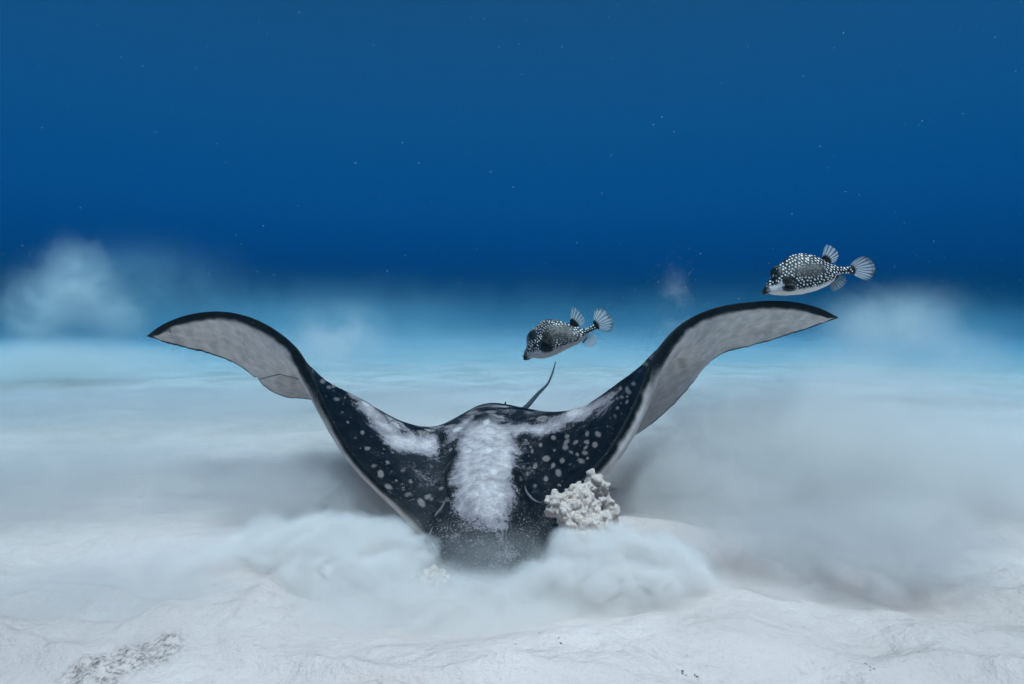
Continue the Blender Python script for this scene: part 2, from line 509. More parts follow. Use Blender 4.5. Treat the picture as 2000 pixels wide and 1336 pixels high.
    def poly_mask(poly, soft):
        poly = np.array(poly, float); x, y = PXd, PYd
        inside = np.zeros(x.shape, bool); dist = np.full(x.shape, 1e9)
        for i in range(len(poly)):
            a, b = poly[i], poly[(i + 1) % len(poly)]
            cnd = (a[1] > y) != (b[1] > y)
            xi = (b[0] - a[0]) * (y - a[1]) / (b[1] - a[1] + 1e-9) + a[0]
            inside ^= cnd & (x < xi)
            ab = b - a; tt = np.clip(((x - a[0]) * ab[0] + (y - a[1]) * ab[1]) / (ab @ ab), 0, 1)
            dist = np.minimum(dist, np.hypot(x - a[0] - tt * ab[0], y - a[1] - tt * ab[1]))
        sd_ = np.where(inside, dist, -dist)
        return sstep(-soft, soft, sd_)
    head = [(889, 889), (881, 928), (887, 955), (888, 997), (898, 1030), (922, 1052), (960, 1062), (1000, 1040), (1000, 993), (1004, 970),
            (1000, 940), (1020, 916), (1018, 886), (1010, 860), (1006, 838), (985, 828), (955, 820), (925, 826), (900, 842), (889, 862)]
    left = [(752, 859), (767, 877), (809, 888), (830, 894), (854, 895), (870, 880), (885, 862), (905, 838), (925, 812), (900, 822), (860, 842),
            (825, 848), (800, 842), (786, 845), (775, 826), (745, 805), (715, 785), (685, 762), (678, 768), (702, 795), (728, 828)]
    right = [(1000, 868), (1024, 858), (1054, 852), (1081, 843), (1117, 828), (1153, 812), (1183, 790), (1205, 766), (1190, 765), (1160, 782),
             (1123, 798), (1070, 826), (1040, 830), (1010, 826), (985, 820)]
    sand = np.maximum.reduce([poly_mask(head, 30), poly_mask(left, 24), poly_mask(right, 28)])
    thick = np.zeros_like(sand)
    for (cx, cy, rx, ry, aa) in [(950, 836, 44, 26, .8), (945, 972, 36, 24, .45), (905, 905, 14, 60, .3), (990, 905, 14, 50, .3), (782, 866, 44, 17, .9), (840, 868, 40, 20, .5),
                                 (725, 800, 20, 30, .5), (1060, 838, 60, 13, .6), (1130, 808, 40, 12, .7), (950, 900, 60, 60, .2)]:
        thick = np.maximum(thick, aa * np.exp(-(((PXd - cx) / rx) ** 2 + ((PYd - cy) / ry) ** 2)))
    sand = sand * np.clip(.66 + .35 * thick, 0, 1)
    darks = [(866, 858, 13, 20), (872, 882, 12, 22), (1024, 858, 14, 16), (1012, 918, 12, 20)]
    for (cx, cy, rx, ry) in darks:
        sand *= 1 - 0.75 * np.exp(-(((PXd - cx) / rx) ** 2 + ((PYd - cy) / ry) ** 2))
    # lighter dusting round the middle of the back, wings kept clean along the leading edge
    dust = 0.20 * np.exp(-((PXd - 955) / 130) ** 2) * sstep(0.10, 0.28, V) + 0.08 * sstep(.28, .55, V) * np.exp(-((PXd - 955) / 260) ** 2)
    dust = dust + 0.10 * np.exp(-(((PXd - 810) / 60) ** 2 + ((PYd - 930) / 40) ** 2))
    sand = np.where(V < 0.74, np.maximum(sand, dust), 0.14)
    sand *= 1 - 0.75 * sstep(975, 1070, PYd) * (V < .5)
    sand = np.maximum(sand, 0.24 * np.exp(-(((PXd - 965) / 110) ** 2 + ((PYd - 1060) / 50) ** 2)) * (V < .5))
    sand *= np.maximum(sstep(0.02, 0.10, V), 1 - sstep(.14, .2, np.abs(U)))
    # spots
    def c1(x, y): return (740 + x / 3.34, 760 + y / 3.34)
    def c2(x, y): return (260 + x / 2.905, 580 + y / 2.905)
    def c3(x, y): return (1060 + x / 3.037, 560 + y / 3.037)
    sp = [c1(*p) + (5.2,) for p in [(1055, 365), (1000, 405), (1145, 400), (1217, 382), (1285, 348), (1360, 347), (1360, 292), (1228, 310), (1140, 318),
          (1430, 295), (1255, 413), (1295, 428), (1345, 418), (1092, 455), (1197, 468), (1138, 498), (1248, 493), (1020, 505), (1172, 548), (1090, 588),
          (1018, 632), (1175, 628), (1320, 470), (1410, 365), (340, 507), (245, 540), (300, 567), (157, 530), (205, 605), (268, 622), (315, 628), (372, 600),
          (188, 690), (318, 705), (275, 745), (405, 650), (60, 480), (10, 555), (110, 600), (60, 640), (715, 400), (590, 405), (830, 420), (680, 505), (750, 545),
          (620, 590), (680, 640), (760, 640), (830, 500), (700, 215), (460, 620), (640, 690), (800, 690)]]
    sp += [c2(*p) + (4.2,) for p in [(1062, 405), (1090, 465), (1110, 512), (1135, 505), (1153, 580), (1185, 655), (1217, 712), (1300, 770), (1330, 860), (1365, 960), (1405, 1005), (1260, 800), (1440, 940)]]
    sp += [c3(*p) + (4.2,) for p in [(575, 500), (540, 575), (512, 625), (445, 720), (430, 768), (470, 655), (500, 600), (385, 830), (600, 455), (400, 780)]]
    for k_ in range(70):
        i_ = int(RNG.integers(int(NU * .22), int(NU * .78))); j_ = int(RNG.integers(int(NV * .12), int(NV * .66)))
        if sand[i_, j_] < .3: sp.append((PXd[i_, j_], PYd[i_, j_], RNG.uniform(1.8, 4.2)))
    spot = np.zeros_like(PXd)
    for (cx, cy, rr) in sp:
        ex = 1.0 + 0.7 * random.random()
        rr = rr * random.uniform(0.65, 1.2); amp = random.uniform(.55, 1.0)
        an = random.uniform(0, 3.14); dx_, dy_ = PXd - cx, PYd - cy
        ux, uy = dx_ * math.cos(an) + dy_ * math.sin(an), -dx_ * math.sin(an) + dy_ * math.cos(an)
        spot = np.maximum(spot, np.where(V < 0.70, amp * np.exp(-0.72 * ((ux / rr) ** 2 + (uy / (rr * ex)) ** 2) ** random.uniform(.9, 1.3)), 0))
    # pale rings and ovals over the crest and hind part of the back
    k = 0
    while k < 150:
        i = int(RNG.integers(20, NU - 20)); j = int(RNG.integers(int(NV * .68), NV - 12))
        c = D[i, j]; k += 1
        d = np.linalg.norm(D - c, axis=-1) / RNG.uniform(.010, .017)
        ring = np.exp(-0.72 * d ** 2.6)
        spot = np.maximum(spot, np.where(V > 0.58, ring, 0))
    tint_d = np.stack([np.ones_like(sand), sand, spot], -1)
    # the pale belly colour creeps round the rolled rim; dark hem along both edges underneath
    outer = sstep(0.30, 0.52, np.abs(U))
    Dv = np.linalg.norm(np.cumsum(np.concatenate([np.zeros((NU, 1, 3)), np.diff(P, axis=1)], 1), axis=1), axis=-1)
    lead = Dv; trail = np.linalg.norm(P - P[:, -1:, :], axis=-1)
    wob = 0.0020 * fbm(U * 40, V * 6, oct=3, seed=101)
    hem = np.maximum(outer * (1 - sstep(0.003, 0.026, lead + 2 * wob)), (1 - sstep(0.004, 0.0105, trail + 1.6 * wob)) * sstep(.25, .4, np.abs(U)))
    hem = np.maximum(hem, 1 - sstep(-0.002, 0.011, lead + wob))
    hem = np.maximum(hem, (1 - sstep(0.10, 0.20, np.abs(U))) * (1 - sstep(0.02, 0.09, lead)))
    EX, EY = to_pix(E)
    for (xa, ya, xb, yb, ww) in ((505, 741, 545, 731, 1.6), (545, 731, 583, 740, 1.2), (330, 640, 334, 655, 1.0), (480, 655, 474, 674, .8)):  # crease lines drawn as dark colour, for shade in folds not modelled
        tt_ = np.clip(((EX - xa) * (xb - xa) + (EY - ya) * (yb - ya)) / ((xb - xa) ** 2 + (yb - ya) ** 2), 0, 1)
        hem = np.maximum(hem, .75 * np.exp(-(np.hypot(EX - xa - tt_ * (xb - xa), EY - ya - tt_ * (yb - ya)) / ww) ** 2) * (V > .1))
    tint_e = np.stack([hem, np.zeros_like(hem), np.zeros_like(hem)], -1)
    verts = np.concatenate([D.reshape(-1, 3), E.reshape(-1, 3)])
    faces = np.concatenate([grid_faces(NU, NV), grid_faces(NU, NV, NU * NV, flip=True)])
    # stitch the rims
    def idx(i, j, b): return b * NU * NV + i * NV + j
    st_ = []
    for i in range(NU - 1):
        st_.append((idx(i, 0, 0), idx(i, 0, 1), idx(i + 1, 0, 1), idx(i + 1, 0, 0)))
        st_.append((idx(i + 1, NV - 1, 0), idx(i + 1, NV - 1, 1), idx(i, NV - 1, 1), idx(i, NV - 1, 0)))
    for j in range(NV - 1):
        st_.append((idx(0, j, 1), idx(0, j, 0), idx(0, j + 1, 0), idx(0, j + 1, 1)))
        st_.append((idx(NU - 1, j, 0), idx(NU - 1, j, 1), idx(NU - 1, j + 1, 1), idx(NU - 1, j + 1, 0)))
    faces = np.concatenate([faces, np.array(st_)])
    base = np.array([-0.03, 1.25, 0.0])
    root = empty("eagle_ray", base)
    tag(root, "dark white-spotted eagle ray, wings raised and snout buried in sand", "ray")
    body = mesh_obj("body", verts - base, faces, RAY, root)
    set_color(body, "tint", np.concatenate([tint_d.reshape(-1, 3), tint_e.reshape(-1, 3)]))
    fl = np.stack([tq[:, None] / t[-1] * 1.8 * np.ones((1, NV)), Dv, np.zeros_like(Dv)], -1).reshape(-1, 3)
    fl = np.concatenate([fl, fl])
    at = body.data.attributes.new("flow", 'FLOAT_VECTOR', 'POINT')
    at.data.foreach_set("vector", fl.astype(np.float32).ravel())
    SKIN = mat_vcol("ray_fin_skin", 0.55, 0.25, 0.35, 300)
    # tail: a long whip
    ctl = np.array([pix(1006, 812, 1.90), pix(1030, 793, 1.98), pix(1052, 768, 2.10), pix(1068, 752, 2.22), pix(1078, 732, 2.36), pix(1083, 715, 2.48), pix(1086, 706, 2.55)])
    tt = np.linspace(0, 1, len(ctl)); q = np.linspace(0, 1, 70); cl = nspline(tt, ctl, q)
    rad = np.interp(q, [0, .15, .5, .8, 1], [.0105, .0072, .0038, .0026, .0014])
    V_, ns = [], 12
    for i in range(70):
        tg = cl[min(i + 1, 69)] - cl[max(i - 1, 0)]; tg /= np.linalg.norm(tg)
        a = np.cross(tg, [1, 0, 0]); a /= np.linalg.norm(a); b = np.cross(tg, a)
        for kk in range(ns):
            an = 2 * math.pi * kk / ns
            V_.append(cl[i] + rad[i] * (1 + .12 * math.sin(i * 2.1 + kk)) * (math.cos(an) * a + math.sin(an) * b))
    fc = [(i * ns + k_, i * ns + (k_ + 1) % ns, (i + 1) * ns + (k_ + 1) % ns, (i + 1) * ns + k_) for i in range(69) for k_ in range(ns)]
    fc.append(tuple(range(69 * ns, 70 * ns)))
    tail = mesh_obj("tail", np.array(V_) - base, fc, SKIN, root)
    tail["label"] = "thin dark whip tail rising behind the back"
    nn = len(V_); cc = np.tile([0.05, 0.055, 0.065], (nn, 1)) * (0.6 + 0.8 * RNG.random((nn, 1)))
    set_color(tail, "tint", cc)
    # small dorsal fin near the tail base
    fp = [pix(984, 797, 1.80), pix(985, 788, 1.80), pix(987.5, 784, 1.802), pix(989, 790, 1.804), pix(991, 797, 1.806)]
    fv = []
    for s_ in (-.002, .002):
        fv += [p + np.array([0, s_, 0]) for p in fp]
    ff = [(0, 1, 2, 3, 4), (9, 8, 7, 6, 5)] + [(i, i + 5, (i + 1) % 5 + 5, (i + 1) % 5) for i in range(5)]
    df = mesh_obj("dorsal_fin", np.array(fv) - base, ff, SKIN, root, smooth=False)
    set_color(df, "tint", np.tile([0.02, 0.022, 0.03], (10, 1)))
    # eyes on the sides of the head
    EYE = mat_plain("ray_eye", (0.012, 0.010, 0.010), 0.12, 0.6)
    LID = mat_plain("ray_fold", (0.16, 0.14, 0.14), 0.5, 0.3)
    for (ex, ey, ed) in ((838, 1056, 1.150), (1086, 1036, 1.155)):
        bm = bmesh.new(); bmesh.ops.create_uvsphere(bm, u_segments=20, v_segments=12, radius=0.0095)
        me = bpy.data.meshes.new("eye"); bm.to_mesh(me); bm.free()
        me.polygons.foreach_set("use_smooth", np.ones(len(me.polygons), dtype=bool)); me.materials.append(EYE)
        o = bpy.data.objects.new("eye", me); COL.objects.link(o); o.parent = root
        o.location = Vector(pix(ex, ey, ed) - base)
    # curved skin folds where the wing meets the head (behind the spiracles)
    Df = D[:, : int(NV * .6)].reshape(-1, 3); PFX, PFY = PXd[:, : int(NV * .6)].ravel(), PYd[:, : int(NV * .6)].ravel()
    Nf = N[:, : int(NV * .6)].reshape(-1, 3)
    def fold(pts, r):
        pts = np.array(pts, float); q_ = np.linspace(0, 1, 28)
        pp = nspline(np.linspace(0, 1, len(pts)), pts, q_)
        cl_ = []
        for (x, y) in pp:
            k_ = np.argmin((PFX - x) ** 2 + (PFY - y) ** 2); cl_.append(Df[k_] + Nf[k_] * r * 0.5)
        cl_ = np.array(cl_)
        for _ in range(4): cl_[1:-1] = (cl_[:-2] + cl_[1:-1] * 2 + cl_[2:]) / 4
        vv = []
        for i in range(28):
            tg = cl_[min(i + 1, 27)] - cl_[max(i - 1, 0)]; tg /= np.linalg.norm(tg) + 1e-9
            a = np.cross(tg, [0, 0, 1.0]); a /= np.linalg.norm(a) + 1e-9; b = np.cross(tg, a)
            rr = r * math.sin(math.pi * min(max(i / 27, .03), .97)) ** .7
            vv += [cl_[i] + rr * (math.cos(2 * math.pi * k_ / 8) * a + math.sin(2 * math.pi * k_ / 8) * b) for k_ in range(8)]
        f_ = [(i * 8 + k_, i * 8 + (k_ + 1) % 8, (i + 1) * 8 + (k_ + 1) % 8, (i + 1) * 8 + k_) for i in range(27) for k_ in range(8)]
        f_ += [tuple(range(8)), tuple(range(27 * 8, 28 * 8))]
        return mesh_obj("skin_fold", np.array(vv) - base, f_, LID, root)
    fold([(1025, 950), (1030, 966), (1040, 978), (1058, 985)], .0028)
    fold([(870, 978), (864, 992), (856, 1003), (848, 1012)], .0026)
    fold([(846, 1030), (838, 1050), (842, 1072), (860, 1092)], .0024)
    return root
ray = build_ray()

# ------------------------------------------------------------------ trunkfish
FISH_SKIN = mat_vcol("trunkfish_skin", 0.45, 0.35, 0.08, 500)
FIN_MAT = mat_vcol("trunkfish_fin", 0.5, 0.2, 0.15, 500, alpha=True, translucent=0.4)
EYE_MAT = mat_plain("trunkfish_eye", (0.006, 0.006, 0.008), 0.15, 0.6)
LIP_MAT = mat_plain("trunkfish_lips", (0.010, 0.010, 0.012), 0.5, 0.3)

def build_fish(label, crop, dist, yaw, top, bot, fins, eye, mouth, pect, belly_w, side_patch, seed):
    """outlines in photo pixels; the body is lofted along its own axis with a triangular section"""
    rg = np.random.default_rng(seed)
    ox, oy, sc = crop
    cv = lambda pts: np.array([(ox + x / sc, oy + y / sc) for (x, y) in pts], float)
    top, bot = cv(top), cv(bot)
    allp = np.concatenate([top, bot]); c0 = allp.mean(0)
    s = dist / F
    to_l = lambda p: np.stack([(p[:, 0] - c0[0]) * s, -(p[:, 1] - c0[1]) * s], -1)      # local x, z in metres
    tl, bl = to_l(top), to_l(bot)
    ax = (tl[-1] + bl[-1]) / 2 - (tl[0] + bl[0]) / 2
    ang = math.atan2(ax[1], ax[0]); ca, sa = math.cos(-ang), math.sin(-ang)
    rot = lambda p: np.stack([p[:, 0] * ca - p[:, 1] * sa, p[:, 0] * sa + p[:, 1] * ca], -1)
    unrot = lambda a, h: (a * ca + h * sa, -a * sa + h * ca)
    tr, br = rot(tl), rot(bl)
    for arr in (tr, br):                       # keep outlines single-valued along the axis
        arr[:, 0] = np.maximum.accumulate(arr[:, 0] + np.arange(len(arr)) * 1e-6)
    a0, a1 = min(tr[0, 0], br[0, 0]), max(tr[-1, 0], br[-1, 0])
    NA, NR = 240, 128
    q = np.linspace(0, 1, NA); aa = a0 + (a1 - a0) * q
    ft = np.interp(aa, tr[:, 0], tr[:, 1]); fb = np.interp(aa, br[:, 0], br[:, 1])
    for _ in range(3):
        ft[1:-1] = (ft[:-2] + ft[1:-1] + ft[2:]) / 3; fb[1:-1] = (fb[:-2] + fb[1:-1] + fb[2:]) / 3
    wid = np.interp(q, [0, .04, .12, .25, .45, .65, .80, .88, 1.0], [.30, .42, .62, .90, 1.0, .85, .42, .20, .12]) * belly_w * s
    th = np.linspace(0, 2 * math.pi, NR, endpoint=False)
    mid = (ft + fb) / 2; hh = np.maximum((ft - fb) / 2, 0.0006)
    AA, TH = np.meshgrid(aa, th, indexing='ij')
    z = np.sin(TH); y = np.cos(TH)
    # triangular carapace: widest low down, narrow ridge on top
    zz = z + 0.0
    low = np.clip((1 - zz) / 2, 0, 1)
    w = np.sign(y) * np.abs(y) ** 0.8 * (0.42 + 0.75 * low ** 0.9)
    peduncle = sstep(.80, .90, (AA - a0) / (a1 - a0))
    w = w * (1 - peduncle) + y * peduncle
    zz = np.where(zz < 0, -np.abs(zz) ** 0.75, zz)
    Zl = mid[:, None] + hh[:, None] * zz
    Yl = wid[:, None] * w
    # eye socket bulges
    X, Z = unrot(AA, Zl)
    ex, ez = to_l(cv([eye[:2]]))[0]; er = eye[2] / sc * s
    Yl = Yl + np.sign(Yl) * 0.30 * er * np.exp(-((X - ex) ** 2 + (Z - ez) ** 2) / (er * 1.1) ** 2) * (np.abs(y) > .15)
    P = np.stack([X, Yl, Z], -1)
    # ---- colours: white spots in a loose hexagonal lattice on black, grey flank, pale belly
    arc = np.cumsum(np.concatenate([np.zeros((NA, 1)), np.linalg.norm(np.diff(P, axis=1), axis=-1)], 1), axis=1)
    side = np.where(y < 0, 1.0, -1.0)
    uu = AA; vv = Zl - ft[:, None] * 0.55 + side * 0.37
    px = c0[0] + X / s; py = c0[1] - Z / s                     # photo coords of the side view, for the markings
    sp = 6.3 * s if sc < 8.5 else 5.2 * s
    lat_u = uu / sp; lat_v = vv / (sp * 0.87)
    best = np.full(X.shape, 9.0)
    r0 = np.floor(lat_v)
    for dr in (-1, 0, 1):
        row = r0 + dr
        off = np.mod(row, 2) * 0.5
        c_ = np.floor(lat_u - off)
        for dc in (-1, 0, 1, 2):
            cc = c_ + dc
            jx = (_hash(cc, row, cc * 0, seed) - .5) * .45; jy = (_hash(cc, row, cc * 0 + 7, seed) - .5) * .45
            sz = 0.75 + 0.5 * _hash(cc, row, cc * 0 + 3, seed)
            best = np.minimum(best, np.hypot(lat_u - (cc + off + jx), (lat_v - (row + jy)) * .87) / sz)
    spots = 1 - sstep(0.17, 0.28, best)
    black = np.array([.004, .0045, .007]); white = np.array([.95, .88, .84])
    col = black + (white - black) * spots[..., None]
    def blend(m_, c_): 
        nonlocal col
        col = col * (1 - m_[..., None]) + np.asarray(c_) * m_[..., None]
    def ell(cx, cy, rx, ry, rotd=0, soft=.25):
        cx, cy = ox + cx / sc, oy + cy / sc; rx, ry = rx / sc, ry / sc
        c_, s_ = math.cos(R(rotd)), math.sin(R(rotd))
        dx, dy = px - cx, py - cy
        d = np.hypot((dx * c_ + dy * s_) / rx, (-dx * s_ + dy * c_) / ry) + .30 * fbm(px * .16, py * .16, oct=3, seed=seed)
        return 1 - sstep(1 - soft, 1 + soft, d)
    mott = fbm(px * .32, py * .32, oct=3, seed=seed + 3)
    for (cx, cy, rx, ry, ro) in side_patch:
        g = 0.055 + 0.05 * mott
        grey = np.stack([g * 1.25, g * 1.0, g * 0.9], -1)
        blend(.88 * ell(cx, cy, rx, ry, ro, .35), grey)
    rel = (zz + 1) / 2
    belly = (1 - sstep(.09, .16, rel + .05 * mott)) * (1 - peduncle)
    blend(belly, [.85, .74, .68])
    chin = ell(*mouth[4]) if len(mouth) > 4 else 0 * px
    blend(chin * (.75 - .35 * spots * 0), [.90, .80, .76])
    for e in mouth[5:]:
        blend(.95 * ell(*e), black)
    blend(.97 * ell(eye[0], eye[1], eye[2] * 1.25, eye[2] * 1.15), [.006, .006, .008])
    blend(1 - sstep(.02, .09, (AA - a0) / (a1 - a0)), [.010, .010, .012])
    org = pix(c0[0], c0[1], dist)
    root = empty("trunkfish", org)
    root.rotation_euler = (0, 0, yaw)
    tag(root, label, "fish", "spotted trunkfish hovering over the ray")
    faces = np.concatenate([grid_faces(NA, NR, wrap_u=False), np.array([(i * NR + NR - 1, (i + 1) * NR + NR - 1, (i + 1) * NR, i * NR) for i in range(NA - 1)])])
    vv_ = np.concatenate([P.reshape(-1, 3), [P[0].mean(0)], [P[-1].mean(0)]])
    nb = NA * NR
    cap = [(i, (i + 1) % NR, nb) for i in range(NR)]
    capb = [((NA - 1) * NR + (i + 1) % NR, (NA - 1) * NR + i, nb + 1) for i in range(NR)]
    body = mesh_obj("body", vv_, [tuple(f) for f in faces.tolist()] + cap + capb, FISH_SKIN, root)
    set_color(body, "tint", np.concatenate([col.reshape(-1, 3), [[.01, .01, .012]], [[.05, .05, .05]]]))
    # near side is -Y (towards the camera)
    def y_at(x, z, sgn):
        d = (X - x) ** 2 + (Z - z) ** 2
        d = np.where(np.sign(Yl) == sgn, d, 9)
        k = np.unravel_index(np.argmin(d), d.shape)
        return Yl[k]
    for sg in (-1, 1):
        bm = bmesh.new(); bmesh.ops.create_uvsphere(bm, u_segments=20, v_segments=14, radius=er * .62)
        me = bpy.data.meshes.new("eye"); bm.to_mesh(me); bm.free()
        me.polygons.foreach_set("use_smooth", np.ones(len(me.polygons), dtype=bool)); me.materials.append(EYE_MAT)
        o = bpy.data.objects.new("eye", me); COL.objects.link(o); o.parent = root
        o.location = (ex, y_at(ex, ez, sg) - sg * er * .30, ez)
    # puckered lips
    lv, lf = [], []
    m0, m1 = to_l(cv([mouth[0], mouth[1]])); lw = mouth[2] / sc * s; lh = mouth[3] / sc * s
    for kk, off in enumerate((.5, -.5)):
        bm = bmesh.new(); bmesh.ops.create_uvsphere(bm, u_segments=18, v_segments=12, radius=1.0)
        base_i = len(lv)
        d_ = (m1 - m0); L_ = np.linalg.norm(d_); d_ = d_ / L_; nrm = np.array([-d_[1], d_[0]])
        for v in bm.verts:
            c_ = m0 + d_ * (v.co.x * .5 + .5) * L_ + nrm * (v.co.z * lh * .62 + off * lh)
            lv.append((c_[0], v.co.y * lw, c_[1]))
        for f in bm.faces: lf.append([v.index + base_i for v in f.verts])
        bm.free()
    mesh_obj("mouth", lv, lf, LIP_MAT, root)
    # ---- fins: thin membranes with rays
    def fin(name, base, rim, yoff, n_rays, dark_base, edge_dark=0.0, lean=0.0, tone=(.85, .80, .76), alpha=(.22, .85), a_all=1.0, black_r=.0):
        b_ = to_l(cv(base)); r_ = to_l(cv(rim))
        NUf, NVf = n_rays * 8 + 1, 26
        qb = np.linspace(0, 1, NUf)
        rb = np.stack([np.interp(qb, np.linspace(0, 1, len(b_)), b_[:, k]) for k in (0, 1)], -1)
        rr = nspline(np.linspace(0, 1, len(r_)), r_, qb)
        vq_ = np.linspace(0, 1, NVf)
        G = rb[:, None, :] * (1 - vq_)[None, :, None] + rr[:, None, :] * vq_[None, :, None]
        ray_ = 0.5 + 0.5 * np.cos(2 * math.pi * qb * n_rays)
        scal = 1 + 0.03 * (ray_ - .5)
        G = rb[:, None, :] + (G - rb[:, None, :]) * scal[:, None, None]
        corr = 0.0007 * np.cos(2 * math.pi * qb * n_rays)[:, None] * vq_[None, :]
        bend = lean * (vq_ ** 1.6)[None, :] + corr
        halfT = (0.00030 + 0.0011 * (1 - vq_) ** 2)[None, :] * (0.6 + 0.7 * ray_[:, None])
        V0 = np.stack([G[..., 0], yoff + bend - halfT, G[..., 1]], -1).reshape(-1, 3)
        V1 = np.stack([G[..., 0], yoff + bend + halfT, G[..., 1]], -1).reshape(-1, 3)
        nn = NUf * NVf
        f = np.concatenate([grid_faces(NUf, NVf), grid_faces(NUf, NVf, nn, flip=True)]).tolist()
        for i in range(NUf - 1):
            f.append((i * NVf + NVf - 1, (i + 1) * NVf + NVf - 1, nn + (i + 1) * NVf + NVf - 1, nn + i * NVf + NVf - 1))
            f.append((i * NVf, nn + i * NVf, nn + (i + 1) * NVf, (i + 1) * NVf))
        for j in range(NVf - 1):
            f.append((j, j + 1, nn + j + 1, nn + j))
            i = (NUf - 1) * NVf
            f.append((i + j + 1, i + j, nn + i + j, nn + i + j + 1))
        o = mesh_obj(name, np.concatenate([V0, V1]), f, FIN_MAT, root)
        split = ray_[:, None] * (0.55 + 0.45 * np.cos(2 * math.pi * qb * n_rays * 2)[:, None] ** 2)
        c = np.asarray(tone)[None, None, :] * (0.75 + 0.45 * split[..., None]) * np.ones((1, NVf, 1))
        dk = 1 - sstep(dark_base, dark_base + .14, vq_)[None, :] * np.ones((NUf, 1))
        ed = edge_dark * sstep(.80, .95, vq_)[None, :] * (fbm(qb * 9, qb * 0, seed=seed + 9)[:, None] * .9 + .75).clip(0, 1) * np.ones((NUf, NVf))
        dk = np.maximum(dk, ed)[..., None]
        c = c * (1 - dk) + np.array([.012, .012, .014]) * dk
        a_ = (alpha[0] + (alpha[1] - alpha[0]) * split) * np.ones((1, NVf)) * (1 - .30 * sstep(.6, 1, vq_))[None, :]
        a_ = np.maximum(a_ * a_all, dk[..., 0])
        set_color(o, "tint", np.concatenate([c.reshape(-1, 3)] * 2), np.concatenate([a_.ravel()] * 2))
        return o
    for fdef in fins:
        fin(*fdef)
    for sg in (-1, 1):
        bx = to_l(cv([pect[0][0]]))[0]
        yb = y_at(bx[0], bx[1], sg)
        fin("pectoral_fin", pect[0], pect[1], yb + sg * 0.002, 9, .12, 0, sg * 0.012, pect[2], (.45, .85))
    return root

# first fish: above the ray's back, between the wings
f1_top = [(185, 1010), (205, 940), (245, 860), (238, 760), (240, 680), (300, 595), (380, 540), (480, 440), (600, 385), (720, 388), (860, 420), (1000, 478), (1110, 515), (1200, 548), (1300, 548), (1400, 485)]
f1_bot = [(230, 1095), (350, 1060), (450, 1075), (560, 1075), (760, 1010), (950, 910), (1150, 820), (1240, 750), (1290, 665), (1400, 590), (1480, 560)]
f1_fins = [
    ("dorsal_fin", [(1010, 490), (1060, 500), (1120, 520)], [(1028, 260), (1075, 190), (1190, 290), (1262, 400), (1250, 495)], 0, 9, .34),
    ("caudal_fin", [(1415, 455), (1450, 510), (1490, 560)], [(1430, 250), (1550, 208), (1680, 320), (1755, 430), (1740, 545), (1690, 602), (1590, 600)], 0, 12, .16, .75, .006),
    ("anal_fin", [(1225, 790), (1260, 740), (1310, 672)], [(1310, 866), (1440, 845), (1482, 750), (1465, 690), (1410, 635)], 0, 9, .05),
]
fish1 = build_fish("black trunkfish with white spots above the ray's back and whip tail", (1000, 580, 8.905), 1.62, R(-16),
    f1_top, f1_bot, f1_fins, (368, 668, 82), ((168, 1068), (330, 1030), 60, 48, (560, 1000, 250, 75, -4), (660, 895, 120, 75, -8), (555, 820, 60, 70, 0)),
    ([(585, 850), (640, 855), (760, 840)], [(600, 625), (655, 600), (720, 620), (790, 720), (825, 820)], (.12, .10, .085)), 34,
    [(880, 640, 290, 130, 12), (960, 560, 130, 70, 15)], 5)

f2_top = [(155, 870), (190, 815), (225, 750), (290, 670), (285, 560), (320, 500), (400, 460), (500, 370), (610, 305), (740, 278), (850, 290), (960, 318), (1050, 360), (1170, 440), (1270, 470), (1380, 495), (1500, 485)]
f2_bot = [(200, 920), (275, 905), (360, 928), (520, 938), (760, 920), (960, 870), (1150, 785), (1230, 720), (1270, 625), (1400, 608), (1520, 605)]
f2_fins = [
    ("dorsal_fin", [(1060, 400), (1110, 410), (1180, 430)], [(1085, 250), (1130, 160), (1230, 190), (1310, 290), (1300, 370), (1260, 430)], 0, 9, .32),
    ("caudal_fin", [(1490, 480), (1525, 540), (1535, 605)], [(1545, 400), (1660, 340), (1780, 390), (1850, 500), (1840, 610), (1770, 690), (1690, 700), (1590, 650)], 0, 13, .10, .85, -.004),
    ("anal_fin", [(1195, 770), (1250, 690), (1310, 625)], [(1200, 820), (1250, 870), (1370, 810), (1430, 720), (1415, 650)], 0, 9, .04, 0, 0, (.42, .42, .42), (.4, .8)),
]
fish2 = build_fish("black trunkfish with white spots hovering just over the raised wing's tip", (1470, 460, 8.0), 1.50, R(-4),
    f2_top, f2_bot, f2_fins, (345, 560, 68), ((165, 872), (262, 868), 44, 34, (400, 840, 190, 90, -8), (480, 720, 75, 62, 10), (500, 835, 95, 48, 5)),
    ([(440, 830), (490, 850), (560, 850)], [(420, 700), (460, 650), (520, 650), (565, 720), (590, 800)], (.10, .09, .085)), 34,
    [(830, 560, 250, 105, -4)], 9)

